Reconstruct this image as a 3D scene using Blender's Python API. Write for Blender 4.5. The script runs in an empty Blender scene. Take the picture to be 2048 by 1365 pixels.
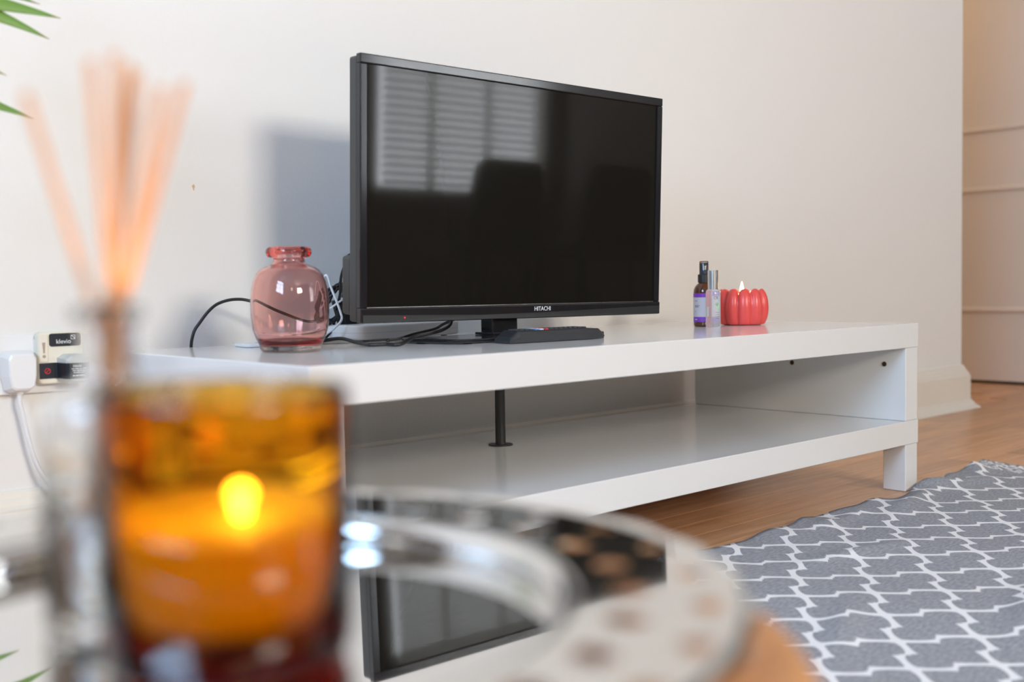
import bpy, bmesh, math, random
from mathutils import Vector, Matrix
random.seed(7)
R = math.radians
PI = math.pi
S = bpy.context.scene
COL = S.collection

# ------------------------------------------------------------------ camera
cd = bpy.data.cameras.new('camera')
cam = bpy.data.objects.new('camera', cd)
COL.objects.link(cam)
rx, uy, fz = Vector((.7315, -.6817, -.0158)), Vector((.0454, .0256, .9986)), Vector((.6803, .7312, -.0497))
m = Matrix(((rx.x, uy.x, -fz.x, -2.1882), (rx.y, uy.y, -fz.y, -1.1009), (rx.z, uy.z, -fz.z, .44005), (0, 0, 0, 1)))
cam.matrix_world = m
cd.sensor_fit = 'HORIZONTAL'
cd.sensor_width = 36
cd.lens = 2193.6 / 2048 * 36
cd.clip_start = .02
cd.dof.use_dof = True
cd.dof.focus_distance = 1.98
cd.dof.aperture_fstop = 3.2
S.camera = cam

# ------------------------------------------------------------------ world, lights, exposure
w = bpy.data.worlds.new('world')
S.world = w
w.use_nodes = True
w.node_tree.nodes['Background'].inputs[0].default_value = (.75, .86, 1, 1)
w.node_tree.nodes['Background'].inputs[1].default_value = 1.0


def area(name, loc, rot, sx, sy, power, color):
    l = bpy.data.lights.new(name, 'AREA')
    l.shape = 'RECTANGLE'
    l.size, l.size_y = sx, sy
    l.energy = power
    l.color = color
    o = bpy.data.objects.new(name, l)
    o.location = loc
    o.rotation_euler = rot
    COL.objects.link(o)
    return o


def point(name, loc, power, color, rad):
    l = bpy.data.lights.new(name, 'POINT')
    l.energy = power
    l.color = color
    l.shadow_soft_size = rad
    o = bpy.data.objects.new(name, l)
    o.location = loc
    COL.objects.link(o)
    return o


# daylight just outside each window opening
area('daylight_rear', (-1.45, -4.16, 1.75), (R(90), 0, 0), 1.2, .85, 190, (1, .925, .81))
area('daylight_rear_right', (1.98, -4.16, 1.5), (R(90), 0, 0), 1.4, 1.5, 130, (.90, .95, 1))
area('daylight_left', (-3.76, -1.0, 1.6), (R(90), 0, R(-90)), 1.3, 1.3, 116, (.44, .68, 1))
point('hall_lamp', (2.05, 1.75, 1.9), 9, (1, .66, .36), .08)
point('warm_fill', (-2.7, -2.7, 1.6), 8, (1, .80, .54), .12)  # added fill light warming the room; no fixture stands here

S.view_settings.view_transform = 'Standard'
S.view_settings.look = 'None'
S.view_settings.exposure = 0.10
S.view_settings.gamma = 1
S.view_settings.use_curve_mapping = False
S.cycles.max_bounces = 14
S.cycles.transmission_bounces = 12
S.cycles.diffuse_bounces = 5
S.cycles.glossy_bounces = 6
S.cycles.sample_clamp_indirect = 8


# ------------------------------------------------------------------ materials
def mat(name, color, rough=.5, metal=0., spec=.5, coat=0., **kw):
    mm = bpy.data.materials.new(name)
    mm.use_nodes = True
    b = mm.node_tree.nodes['Principled BSDF']
    b.inputs['Base Color'].default_value = (*color, 1)
    b.inputs['Roughness'].default_value = rough
    b.inputs['Metallic'].default_value = metal
    b.inputs['Specular IOR Level'].default_value = spec
    b.inputs['Coat Weight'].default_value = coat
    for k, v in kw.items():
        b.inputs[k.replace('_', ' ')].default_value = v
    return mm


def nodes(mm):
    return mm.node_tree.nodes, mm.node_tree.links, mm.node_tree.nodes['Principled BSDF']


def bump(mm, scale, strength, dist=.002, detail=3):
    n, l, b = nodes(mm)
    t = n.new('ShaderNodeTexCoord')
    x = n.new('ShaderNodeTexNoise')
    x.inputs['Scale'].default_value = scale
    x.inputs['Detail'].default_value = detail
    u = n.new('ShaderNodeBump')
    u.inputs['Strength'].default_value = strength
    u.inputs['Distance'].default_value = dist
    l.new(t.outputs['Object'], x.inputs['Vector'])
    l.new(x.outputs['Fac'], u.inputs['Height'])
    l.new(u.outputs['Normal'], b.inputs['Normal'])


def glass(name, color, rough=0., ior=1.45):
    mm = bpy.data.materials.new(name)
    mm.use_nodes = True
    b = mm.node_tree.nodes['Principled BSDF']
    b.inputs['Base Color'].default_value = (*color, 1)
    b.inputs['Roughness'].default_value = rough
    b.inputs['Transmission Weight'].default_value = 1
    b.inputs['IOR'].default_value = ior
    return mm


def absorb(mm, color, density):
    n, l, b = nodes(mm)
    v = n.new('ShaderNodeVolumeAbsorption')
    v.inputs['Color'].default_value = (*color, 1)
    v.inputs['Density'].default_value = density
    l.new(v.outputs[0], n['Material Output'].inputs['Volume'])
    return mm


def emit(name, color, strength):
    mm = bpy.data.materials.new(name)
    mm.use_nodes = True
    b = mm.node_tree.nodes['Principled BSDF']
    b.inputs['Base Color'].default_value = (0, 0, 0, 1)
    b.inputs['Emission Color'].default_value = (*color, 1)
    b.inputs['Emission Strength'].default_value = strength
    return mm


M = {}
M['wall'] = mat('wall_paint', (.80, .785, .76), .55, spec=.3)
bump(M['wall'], 170, .22, .002)
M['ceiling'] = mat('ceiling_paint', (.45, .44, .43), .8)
M['farwall'] = mat('darkened_unseen_wall', (.15, .13, .115), .8)  # unseen walls, colour darkened to cut bounced fill light
M['trim'] = mat('trim_gloss_paint', (.80, .75, .67), .35)
M['door'] = mat('door_paint', (.68, .60, .53), .45)
M['white'] = mat('white_foil', (.79, .78, .765), .13, spec=.55)
bump(M['white'], 14, .01, .002)
M['tvblack'] = mat('glossy_black_plastic', (.012, .012, .014), .12, spec=.6)
M['tvback'] = mat('satin_black_plastic', (.05, .048, .045), .45)
M['screen'] = mat('screen_panel', (.010, .009, .007), .05, spec=.28)
M['matteblack'] = mat('matte_black_rubber', (.012, .012, .013), .4)
M['postmetal'] = mat('black_metal', (.06, .06, .06), .35, metal=.6)
M['darkhole'] = mat('dark_steel_and_gap', (.03, .022, .015), .5)  # steel for cam screws; also darkness painted in slots and under the door
M['brass'] = mat('brass_edge', (.5, .33, .16), .4, metal=.5)
M['whiteplastic'] = mat('white_plastic', (.80, .80, .80), .3)
M['creamplastic'] = mat('cream_plastic', (.82, .78, .66), .35)
M['greyplastic'] = mat('translucent_grey_plastic', (.55, .57, .55), .3)
M['label_black'] = mat('black_label', (.018, .022, .03), .3)
M['print_white'] = mat('white_print', (.85, .85, .85), .5)
M['print_red'] = mat('red_print', (.8, .03, .05), .5)
M['print_dark'] = mat('dark_print', (.12, .12, .13), .5)
M['print_green'] = mat('green_print', (.35, .62, .35), .5)
M['redled'] = emit('red_led', (1, .05, .06), 1.2)
M['mirror'] = mat('polished_steel', (.74, .735, .72), .02, metal=1)
M['pierced'] = mat('polished_pierced_steel', (.72, .71, .68), .05, metal=1)
M['reed'] = mat('reed', (.56, .30, .16), .7)
M['chrome'] = mat('chrome_cap', (.85, .87, .88), .24, metal=1)
M["wax_white"] = mat("cream_wax", (.95, .74, .26), .4, Subsurface_Weight=.5)
M['wax_white'].node_tree.nodes['Principled BSDF'].inputs['Subsurface Radius'].default_value = (.02, .012, .005)
M['wax_red'] = mat('coral_wax', (.74, .085, .075), .3, Subsurface_Weight=.25)
M['wax_red'].node_tree.nodes['Principled BSDF'].inputs['Subsurface Radius'].default_value = (.012, .003, .002)
M['amber'] = absorb(glass('amber_glass', (1, 1, 1), 0, 1.4), (.965, .775, .0), 1000)
M['pinkglass'] = absorb(glass('pink_glass', (.985, .775, .73), 0, 1.45), (.92, .10, .05), 46)
M['pinkbase'] = glass('smoky_glass_base', (.30, .26, .22), .05, 1.45)
M['clear'] = glass('clear_glass', (.97, .98, .985), 0, 1.45)
M['oil'] = glass('diffuser_oil', (.99, .96, .88), 0, 1.36)
M['brownglass'] = mat('brown_bottle_glass', (.10, .028, .008), .06, spec=.6)
M['purple'] = mat('purple_label', (.20, .045, .42), .4)
M['greylabel'] = mat('pale_grey_label', (.55, .52, .56), .5)
M['bluegreyplastic'] = mat('blue_black_plastic', (.035, .05, .08), .3)
M['frost'] = mat('frosted_bottle', (.88, .89, .88), .2, Transmission_Weight=.78)
M['flame'] = emit('flame', (1, .70, .28), 14)
M['flame_amber'] = emit('flame_big', (1, .74, .40), 170)
M['wick'] = mat('wick', (.03, .02, .015), .9)
M['oak'] = mat('orange_oak', (.60, .27, .085), .4)
M['frame'] = mat('window_frame_paint', (.8, .8, .8), .4)
M['slat'] = mat('blind_slat', (.72, .70, .66), .5)
M['chairfabric'] = mat('dark_chair', (.045, .04, .03), .8)
M['curtain'] = mat('rust_curtain', (.22, .05, .025), .9)
M['pot'] = mat('pot_ceramic', (.55, .53, .5), .5)
M['soil'] = mat('soil', (.05, .035, .025), .95)
M['stem'] = mat('plant_stem', (.25, .33, .09), .6)


def planks_mat():
    mm = mat('laminate_plank', (.5, .25, .12), .30, spec=.4)
    n, l, b = nodes(mm)
    oi = n.new('ShaderNodeObjectInfo')
    tc = n.new('ShaderNodeTexCoord')
    mp = n.new('ShaderNodeMapping')
    mp.inputs['Scale'].default_value = (3.5, 55, 10)
    ad = n.new('ShaderNodeVectorMath')
    ad.operation = 'ADD'
    l.new(tc.outputs['Object'], ad.inputs[0])
    l.new(oi.outputs['Location'], ad.inputs[1])
    l.new(ad.outputs[0], mp.inputs['Vector'])
    nz = n.new('ShaderNodeTexNoise')
    nz.inputs['Scale'].default_value = 1.2
    nz.inputs['Detail'].default_value = 6
    nz.inputs['Roughness'].default_value = .65
    l.new(mp.outputs['Vector'], nz.inputs['Vector'])
    r1 = n.new('ShaderNodeValToRGB')
    r1.color_ramp.elements[0].position = .3
    r1.color_ramp.elements[0].color = (.52, .25, .11, 1)
    r1.color_ramp.elements[1].position = .72
    r1.color_ramp.elements[1].color = (.77, .46, .255, 1)
    l.new(nz.outputs['Fac'], r1.inputs['Fac'])
    hs = n.new('ShaderNodeHueSaturation')
    mr = n.new('ShaderNodeMapRange')
    mr.inputs['To Min'].default_value = .82
    mr.inputs['To Max'].default_value = 1.14
    l.new(oi.outputs['Random'], mr.inputs['Value'])
    l.new(mr.outputs[0], hs.inputs['Value'])
    l.new(r1.outputs['Color'], hs.inputs['Color'])
    l.new(hs.outputs['Color'], b.inputs['Base Color'])
    return mm


M['plank'] = planks_mat()


def math_node(n, l, op, a, bb=None, c=None):
    x = n.new('ShaderNodeMath')
    x.operation = op
    for i, v in enumerate((a, bb, c)):
        if v is None:
            continue
        if isinstance(v, (int, float)):
            x.inputs[i].default_value = v
        else:
            l.new(v, x.inputs[i])
    return x.outputs[0]


def rug_mat():
    mm = mat('rug_print', (.2, .21, .23), .9, spec=.1)
    n, l, b = nodes(mm)
    tc = n.new('ShaderNodeTexCoord')
    sp = n.new('ShaderNodeSeparateXYZ')
    l.new(tc.outputs['UV'], sp.inputs[0])
    F = lambda op, a, bb=None, c=None: math_node(n, l, op, a, bb, c)
    # lattice: nodes at (-.633,-.216) + (.081 i, .060 j), i+j even; cells between them
    u = F('DIVIDE', F('ADD', sp.outputs[0], .633 - .081), .0815)
    v = F('DIVIDE', F('ADD', sp.outputs[1], .216), .0605)
    a = F('MULTIPLY', F('ADD', u, v), .5)
    d = F('MULTIPLY', F('SUBTRACT', u, v), .5)
    a = F('SUBTRACT', a, F('ROUND', a))
    d = F('SUBTRACT', d, F('ROUND', d))
    uu = F('ABSOLUTE', F('ADD', a, d))
    vv = F('ABSOLUTE', F('SUBTRACT', a, d))

    e = F('SUBTRACT', F('ADD', uu, vv), 1.)
    t = F('SUBTRACT', vv, uu)
    ta = F('ABSOLUTE', t)
    # each edge is an S: a convex arc and a concave arc joined by a small step at mid-edge
    f = F('MULTIPLY', F('SUBTRACT', 1., F('POWER', ta, 1.8)), .15)
    g = F('MULTIPLY', F('SIGN', t), F('MULTIPLY', f, -1.))
    mid = F('ABSOLUTE', F('SUBTRACT', F('MULTIPLY', ta, 2.), 1.))
    wid = F('ADD', .088, F('MULTIPLY', F('POWER', mid, 2.6), .085))
    l1 = F('LESS_THAN', F('ABSOLUTE', F('SUBTRACT', e, g)), wid)
    l2 = F('MULTIPLY', F('LESS_THAN', ta, .05), F('LESS_THAN', F('ABSOLUTE', e), .14))
    cell = F('MAXIMUM', l1, l2)
    # border: finer scroll print beyond x = .295
    vo = n.new('ShaderNodeTexNoise')
    vo.inputs['Scale'].default_value = 42
    vo.inputs['Detail'].default_value = 1
    l.new(tc.outputs['UV'], vo.inputs['Vector'])
    scroll = F('LESS_THAN', F('PINGPONG', F('MULTIPLY', vo.outputs['Fac'], 5.), .5), .2)
    inb = F('GREATER_THAN', sp.outputs[0], .285)
    white = F('ADD', F('MULTIPLY', cell, F('SUBTRACT', 1., inb)), F('MULTIPLY', scroll, inb))
    # mottled weave
    wn = n.new('ShaderNodeTexNoise')
    wn.inputs['Scale'].default_value = 260
    wn.inputs['Detail'].default_value = 4
    mp = n.new('ShaderNodeMapping')
    mp.inputs['Scale'].default_value = (.35, 1, 1)
    l.new(tc.outputs['UV'], mp.inputs['Vector'])
    l.new(mp.outputs[0], wn.inputs['Vector'])
    gr = n.new('ShaderNodeValToRGB')
    gr.color_ramp.elements[0].position = .3
    gr.color_ramp.elements[0].color = (.255, .265, .295, 1)
    gr.color_ramp.elements[1].position = .7
    gr.color_ramp.elements[1].color = (.42, .43, .46, 1)
    l.new(wn.outputs['Fac'], gr.inputs['Fac'])
    mx = n.new('ShaderNodeMix')
    mx.data_type = 'RGBA'
    l.new(white, mx.inputs[0])
    l.new(gr.outputs['Color'], mx.inputs[6])
    mx.inputs[7].default_value = (.88, .875, .89, 1)
    l.new(mx.outputs[2], b.inputs['Base Color'])
    # woven ribs
    wv = n.new('ShaderNodeTexWave')
    wv.inputs['Scale'].default_value = 130
    wv.bands_direction = 'DIAGONAL'
    l.new(tc.outputs['UV'], wv.inputs['Vector'])
    bp = n.new('ShaderNodeBump')
    bp.inputs['Strength'].default_value = .35
    bp.inputs['Distance'].default_value = .001
    l.new(wv.outputs['Fac'], bp.inputs['Height'])
    l.new(bp.outputs[0], b.inputs['Normal'])
    return mm


M['rug'] = rug_mat()


def leaf_mat():
    mm = mat('palm_leaf', (.2, .4, .08), .45)
    n, l, b = nodes(mm)
    tc = n.new('ShaderNodeTexCoord')
    sp = n.new('ShaderNodeSeparateXYZ')
    l.new(tc.outputs['UV'], sp.inputs[0])
    rp = n.new('ShaderNodeValToRGB')
    rp.color_ramp.elements[0].position = .0
    rp.color_ramp.elements[0].color = (.17, .23, .02, 1)
    rp.color_ramp.elements[1].position = .95
    rp.color_ramp.elements[1].color = (.15, .29, .06, 1)
    e = rp.color_ramp.elements.new(.99)
    e.color = (.45, .34, .14, 1)
    l.new(sp.outputs[0], rp.inputs['Fac'])
    l.new(rp.outputs['Color'], b.inputs['Base Color'])
    return mm


M['leaf'] = leaf_mat()


# ------------------------------------------------------------------ mesh helpers
def obj(name, bm, material, parent=None, loc=None, rot=None, smooth=False):
    me = bpy.data.meshes.new(name)
    bm.normal_update()
    if smooth:
        for f in bm.faces:
            f.smooth = True
    bm.to_mesh(me)
    bm.free()
    if material:
        me.materials.append(material)
    o = bpy.data.objects.new(name, me)
    COL.objects.link(o)
    if parent:
        o.parent = parent
    if loc:
        o.location = loc
    if rot:
        o.rotation_euler = rot
    return o


def tag(o, label, cat, group=None):
    o['label'] = label
    o['category'] = cat
    if group:
        o['group'] = group
    return o


def thing(name, label, cat, loc=(0, 0, 0), rz=0, group=None):
    o = bpy.data.objects.new(name, None)
    COL.objects.link(o)
    o.location = loc
    o.rotation_euler = (0, 0, rz)
    o.empty_display_size = .05
    return tag(o, label, cat, group)


def struct(o):
    o['kind'] = 'structure'
    return o


def box(x0, x1, y0, y1, z0, z1, bevel=0, seg=2, bm=None):
    b = bmesh.new()
    vs = [b.verts.new(c) for c in ((x0, y0, z0), (x1, y0, z0), (x1, y1, z0), (x0, y1, z0),
                                   (x0, y0, z1), (x1, y0, z1), (x1, y1, z1), (x0, y1, z1))]
    for f in ((0, 3, 2, 1), (4, 5, 6, 7), (0, 1, 5, 4), (1, 2, 6, 5), (2, 3, 7, 6), (3, 0, 4, 7)):
        b.faces.new([vs[i] for i in f])
    if bevel:
        bmesh.ops.bevel(b, geom=b.edges[:], offset=bevel, segments=seg, affect='EDGES', profile=.5)
    if bm is None:
        return b
    me = bpy.data.meshes.new('t')
    b.to_mesh(me)
    b.free()
    bm.from_mesh(me)
    bpy.data.meshes.remove(me)
    return bm


def boxes(lst, bevel=0):
    bm = bmesh.new()
    for c in lst:
        box(*c, bevel=bevel, bm=bm)
    return bm


def lathe(profile, n=64, bm=None, close=False, center=(0, 0, 0), mod=None):
    bm = bm or bmesh.new()
    rings = []
    cx, cy, cz = center
    for (r, z) in profile:
        if r < 1e-6:
            rings.append([bm.verts.new((cx, cy, cz + z))])
        else:
            ring = []
            for i in range(n):
                a = 2 * PI * i / n
                ring.append(bm.verts.new((cx + r * math.cos(a), cy + r * math.sin(a), cz + z)))
            rings.append(ring)
    k = len(rings)
    for j in range(k if close else k - 1):
        A, B = rings[j], rings[(j + 1) % k]
        for i in range(n):
            i2 = (i + 1) % n
            if len(A) == 1 and len(B) == 1:
                continue
            if len(A) == 1:
                bm.faces.new((A[0], B[i2], B[i]))
            elif len(B) == 1:
                bm.faces.new((A[i], A[i2], B[0]))
            else:
                bm.faces.new((A[i], A[i2], B[i2], B[i]))
    bmesh.ops.recalc_face_normals(bm, faces=bm.faces[:])
    return bm


def spline(pts, per=10):
    P = [Vector(p) for p in pts]
    P = [P[0] * 2 - P[1]] + P + [P[-1] * 2 - P[-2]]
    out = []
    for i in range(1, len(P) - 2):
        p0, p1, p2, p3 = P[i - 1:i + 3]
        for k in range(per):
            t = k / per
            out.append(.5 * ((2 * p1) + (p2 - p0) * t + (2 * p0 - 5 * p1 + 4 * p2 - p3) * t * t
                             + (3 * p1 - p0 - 3 * p2 + p3) * t ** 3))
    out.append(P[-2])
    return out


def tube(pts, rad, n=10, bm=None, smooth_pts=True, per=8):
    bm = bm or bmesh.new()
    P = spline(pts, per) if smooth_pts else [Vector(p) for p in pts]
    rings = []
    ref = None
    for i, p in enumerate(P):
        t = (P[min(i + 1, len(P) - 1)] - P[max(i - 1, 0)]).normalized()
        if ref is None:
            ref = t.orthogonal().normalized()
        ref = (ref - t * ref.dot(t)).normalized()
        q = t.cross(ref)
        rr = rad(i / (len(P) - 1)) if callable(rad) else rad
        rings.append([bm.verts.new(p + (ref * math.cos(2 * PI * k / n) + q * math.sin(2 * PI * k / n)) * rr) for k in range(n)])
    for A, B in zip(rings, rings[1:]):
        for k in range(n):
            bm.faces.new((A[k], A[(k + 1) % n], B[(k + 1) % n], B[k]))
    bm.faces.new(rings[0][::-1])
    bm.faces.new(rings[-1])
    return bm


def prism(poly, z0, z1, bevel=0, seg=2):
    bm = bmesh.new()
    a = [bm.verts.new((x, y, z0)) for x, y in poly]
    b = [bm.verts.new((x, y, z1)) for x, y in poly]
    n = len(poly)
    bm.faces.new(a[::-1])
    bm.faces.new(b)
    for i in range(n):
        bm.faces.new((a[i], a[(i + 1) % n], b[(i + 1) % n], b[i]))
    bmesh.ops.recalc_face_normals(bm, faces=bm.faces[:])
    if bevel:
        bmesh.ops.bevel(bm, geom=bm.edges[:], offset=bevel, segments=seg, affect='EDGES', profile=.5)
    return bm


def rrect(w, h, r, n=6):
    out = []
    for cx, cy, a0 in ((w / 2 - r, h / 2 - r, 0), (-w / 2 + r, h / 2 - r, 90), (-w / 2 + r, -h / 2 + r, 180), (w / 2 - r, -h / 2 + r, 270)):
        for k in range(n + 1):
            a = R(a0 + 90 * k / n)
            out.append((cx + r * math.cos(a), cy + r * math.sin(a)))
    return out


def text_bm(s, size, depth=.0002):
    c = bpy.data.curves.new('t', 'FONT')
    c.body = s
    c.size = size
    c.align_x = 'CENTER'
    c.align_y = 'CENTER'
    c.extrude = depth
    o = bpy.data.objects.new('t', c)
    COL.objects.link(o)
    dg = bpy.context.evaluated_depsgraph_get()
    dg.update()
    me = bpy.data.meshes.new_from_object(o.evaluated_get(dg))
    bm = bmesh.new()
    bm.from_mesh(me)
    bpy.data.objects.remove(o)
    bpy.data.curves.remove(c)
    bpy.data.meshes.remove(me)
    return bm


def xform(bm, mtx):
    bmesh.ops.transform(bm, matrix=mtx, verts=bm.verts[:])
    return bm


FACE_FRONT = Matrix.Rotation(R(90), 4, 'X')    # flat XY art turned to stand in the XZ plane, facing -Y

# ------------------------------------------------------------------ room shell
WY = .60
struct(obj('wall_back', box(-3.6, 1.5, WY, 2.4, 0, 2.5), M['wall']))
struct(obj('wall_right', boxes([(2.46, 2.6, -.2, 2.6, 0, 2.5), (2.8, 2.9, -4.1, -.2, 0, 2.5), (2.46, 2.9, -.2, -.1, 0, 2.5)]), M['farwall']))
struct(obj('wall_hall_end', box(1.4, 2.6, 2.4, 2.55, 0, 2.5), M['wall']))
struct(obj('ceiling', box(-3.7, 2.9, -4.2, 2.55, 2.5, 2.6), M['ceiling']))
# rear wall with two window openings, left wall with one
struct(obj('wall_rear', boxes([(-3.7, -2.0, -4.1, -4.0, 0, 2.5), (-.9, 1.32, -4.1, -4.0, 0, 2.5), (2.64, 2.9, -4.1, -4.0, 0, 2.5),
                               (-2.0, -.9, -4.1, -4.0, 0, 1.35), (-2.0, -.9, -4.1, -4.0, 2.1, 2.5),
                               (1.32, 2.64, -4.1, -4.0, 0, .74), (1.32, 2.64, -4.1, -4.0, 2.2, 2.5)]), M['farwall']))
struct(obj('wall_left', boxes([(-3.7, -3.6, -4.1, -1.6, 0, 2.5), (-3.7, -3.6, -.4, .75, 0, 2.5),
                               (-3.7, -3.6, -1.6, -.4, 0, 1.0), (-3.7, -3.6, -1.6, -.4, 2.2, 2.5)]), M['farwall']))


def window(n, w, h, loc, rz, bars_v, bars_h):
    t = 0.045
    bm = boxes([(-w / 2, w / 2, -.03, .03, 0, t), (-w / 2, w / 2, -.03, .03, h - t, h),
                (-w / 2, -w / 2 + t, -.03, .03, t, h - t), (w / 2 - t, w / 2, -.03, .03, t, h - t)])
    f = struct(obj('window_%d' % n, bm, M['frame'], None, loc, (0, 0, rz)))
    for k in range(bars_v):
        x = -w / 2 + w * (k + 1) / (bars_v + 1)
        obj('glazing_bar', box(x - .018, x + .018, -.02, .02, t, h - t), M['frame'], f)
    for k in range(bars_h):
        z = h * (k + 1) / (bars_h + 1)
        obj('glazing_bar', box(-w / 2 + t, w / 2 - t, -.018, .018, z - .018, z + .018), M['frame'], f)
    return f


window(1, 1.1, .75, (-1.45, -4.05, 1.35), 0, 1, 2)
window(2, 1.32, 1.46, (1.98, -4.05, .74), 0, 2, 0)
window(3, 1.2, 1.2, (-3.65, -1.0, 1.0), R(90), 1, 2)
# venetian blind inside the right rear window (seen mirrored in the screen)
bl = thing('venetian_blind', 'white slatted blind mirrored in the television screen', 'blind', (1.98, -3.94, .74))
sl = box(-.63, .63, -.024, .024, -.001, .001)
s0 = obj('slat', sl, M['slat'], bl, (0, 0, .02), (R(38), 0, 0))
for k in range(1, 29):
    s1 = s0.copy()
    COL.objects.link(s1)
    s1.parent = bl
    s1.location = (0, 0, .02 + .05 * k)
obj('head_rail', box(-.63, .63, -.03, .03, 1.45, 1.49), M['slat'], bl)

# hall door / panelling on the right, three raised rails
door = struct(obj('door_1', box(2.42, 2.46, .3, 2.3, .012, 2.2, .002), M['door']))
for z in (.31, .814, 1.064):
    bm = tube([(2.42, .3, z), (2.42, 2.3, z)], .013, 12, smooth_pts=False)
    obj('rail', bm, M['door'], door)
struct(obj('door_gap_shade', box(2.425, 2.46, .3, 2.3, 0, .012), M['darkhole']))  # dark strip painted in for the shadow gap under the door


# skirting along the back wall, wrapped round the outer corner
def sweep_corner(profile):
    bm = bmesh.new()
    secs = []
    for kind in range(3):
        ring = []
        for d, z in profile:
            if kind == 0:
                ring.append(bm.verts.new((-3.6, WY - d, z)))
            elif kind == 1:
                ring.append(bm.verts.new((1.5 + d, WY - d, z)))
            else:
                ring.append(bm.verts.new((1.5 + d, 2.4, z)))
        secs.append(ring)
    n = len(profile)
    for A, B in zip(secs, secs[1:]):
        for i in range(n):
            bm.faces.new((A[i], A[(i + 1) % n], B[(i + 1) % n], B[i]))
    bm.faces.new(secs[0])
    bm.faces.new(secs[-1][::-1])
    bmesh.ops.recalc_face_normals(bm, faces=bm.faces[:])
    return bm


struct(obj('baseboard_back', sweep_corner([(-.01, 0), (-.01, .148), (.004, .148), (.008, .143), (.009, .137), (.013, .132), (.014, .126),
                                           (.019, .122), (.019, .118), (.022, .113), (.023, .108), (.023, 0)]), M['trim']))
struct(obj('trim_2', sweep_corner([(.0235, 0), (.0235, .030), (.027, .027), (.031, .018), (.038, .010), (.046, .005), (.048, 0)]), M['trim']))

# floor: base slab with laid strips
floor = struct(obj('floor', box(-3.7, 2.9, -4.2, 2.55, -.1, -.004), M['plank']))
pm = None
row = 0
y = -.19
sw = .0655
while y < 1.5:
    x = -1.25 - random.random() * .4
    while x < 2.42:
        if x > 1.1 or y < .62:
            L = .47
            if y > .55 and x < 1.55:
                pass
            else:
                if pm is None:
                    pm = obj('plank', box(-.2345, .2345, -.0325, .0325, -.004, 0, .0003, 1), M['plank'], floor, (x + .235, y + .033, 0))
                else:
                    o = pm.copy()
                    COL.objects.link(o)
                    o.parent = floor
                    o.location = (x + .235, y + .033, 0)
        x += .47
    y += sw

# small chip in the wall paint
bm = bmesh.new()
vs = [bm.verts.new((-1.3234 + .0022 * math.cos(a) * (1 + .5 * math.sin(a * 3)), WY - .0003, .613 + .0050 * math.sin(a) * (1 + .3 * math.cos(a * 5)))) for a in [k * PI / 8 for k in range(16)]]
bm.faces.new(vs)
chip = obj('paint_chip', bm, mat('bare_plaster', (.62, .44, .28), .9), bpy.data.objects['wall_back'])
# ------------------------------------------------------------------ rug
def rug():
    x0, x1, y0, y1 = -1.62, .372, -1.30, -.017
    nx, ny = 200, 130
    bm = bmesh.new()
    uvl = bm.loops.layers.uv.new('UVMap')
    g = []
    uvs = {}
    rnd = random.Random(3)

    def hgt(x, y):
        h = .0035
        e = max(0, 1 - (y1 - y) / .16)
        h += e * e * (.006 * (math.sin(x * 23 + 1.1) * .5 + .5) + .004 * (math.sin(x * 51) * .5 + .5))
        r = max(0, 1 - (x1 - x) / .2)
        h += r * r * .006 * (math.sin(y * 30 + x * 8) * .5 + .5)
        # loose folds
        for (cx, cy, ang, ln, ht, wd) in FOLDS:
            dx, dy = x - cx, y - cy
            s = dx * math.cos(ang) + dy * math.sin(ang)
            t = -dx * math.sin(ang) + dy * math.cos(ang)
            h += ht * math.exp(-(t / wd) ** 2) * math.exp(-(s / ln) ** 2)
        h += .0012 * math.sin(x * 17 + y * 9) + .0012
        return h
    FOLDS = [(-.72, -.52, R(20), .16, .010, .022), (-.95, -.38, R(25), .10, .007, .02), (-.60, -.20, R(-12), .12, .006, .02),
             (-.15, -.07, R(12), .14, .011, .022), (.08, -.05, R(-20), .12, .010, .024), (-.42, -.06, R(5), .12, .007, .02),
             (-.80, -.62, R(22), .2, .009, .02), (-.25, -.35, R(10), .18, .006, .03), (.24, -.02, R(30), .06, .012, .02)]
    for j in range(ny + 1):
        rowv = []
        for i in range(nx + 1):
            fx, fy = i / nx, j / ny
            x = x0 + (x1 - x0) * fx
            y = y0 + (y1 - y0) * fy
            u, v = x, y
            edge = .010 * math.sin(x * 13 + .6) + .006 * math.sin(x * 31 + 2) + .055 * max(0, x - .03) / .34
            y += edge * fy ** 6
            x += (.008 * math.sin(y * 21) + .004 * math.sin(y * 47)) * fx ** 8
            vv = bm.verts.new((x, y, hgt(x, y)))
            uvs[vv] = (u, v)
            rowv.append(vv)
        g.append(rowv)
    for j in range(ny):
        for i in range(nx):
            f = bm.faces.new((g[j][i], g[j][i + 1], g[j + 1][i + 1], g[j + 1][i]))
            f.smooth = True
            for lp in f.loops:
                lp[uvl].uv = uvs[lp.vert]
    o = obj('patterned_rug', bm, M['rug'])
    sm = o.modifiers.new('s', 'SOLIDIFY')
    sm.thickness = .003
    sm.offset = -1
    return tag(o, 'thin grey rug with white trellis pattern lying rumpled on the wooden floor', 'rug')


rug()

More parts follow.
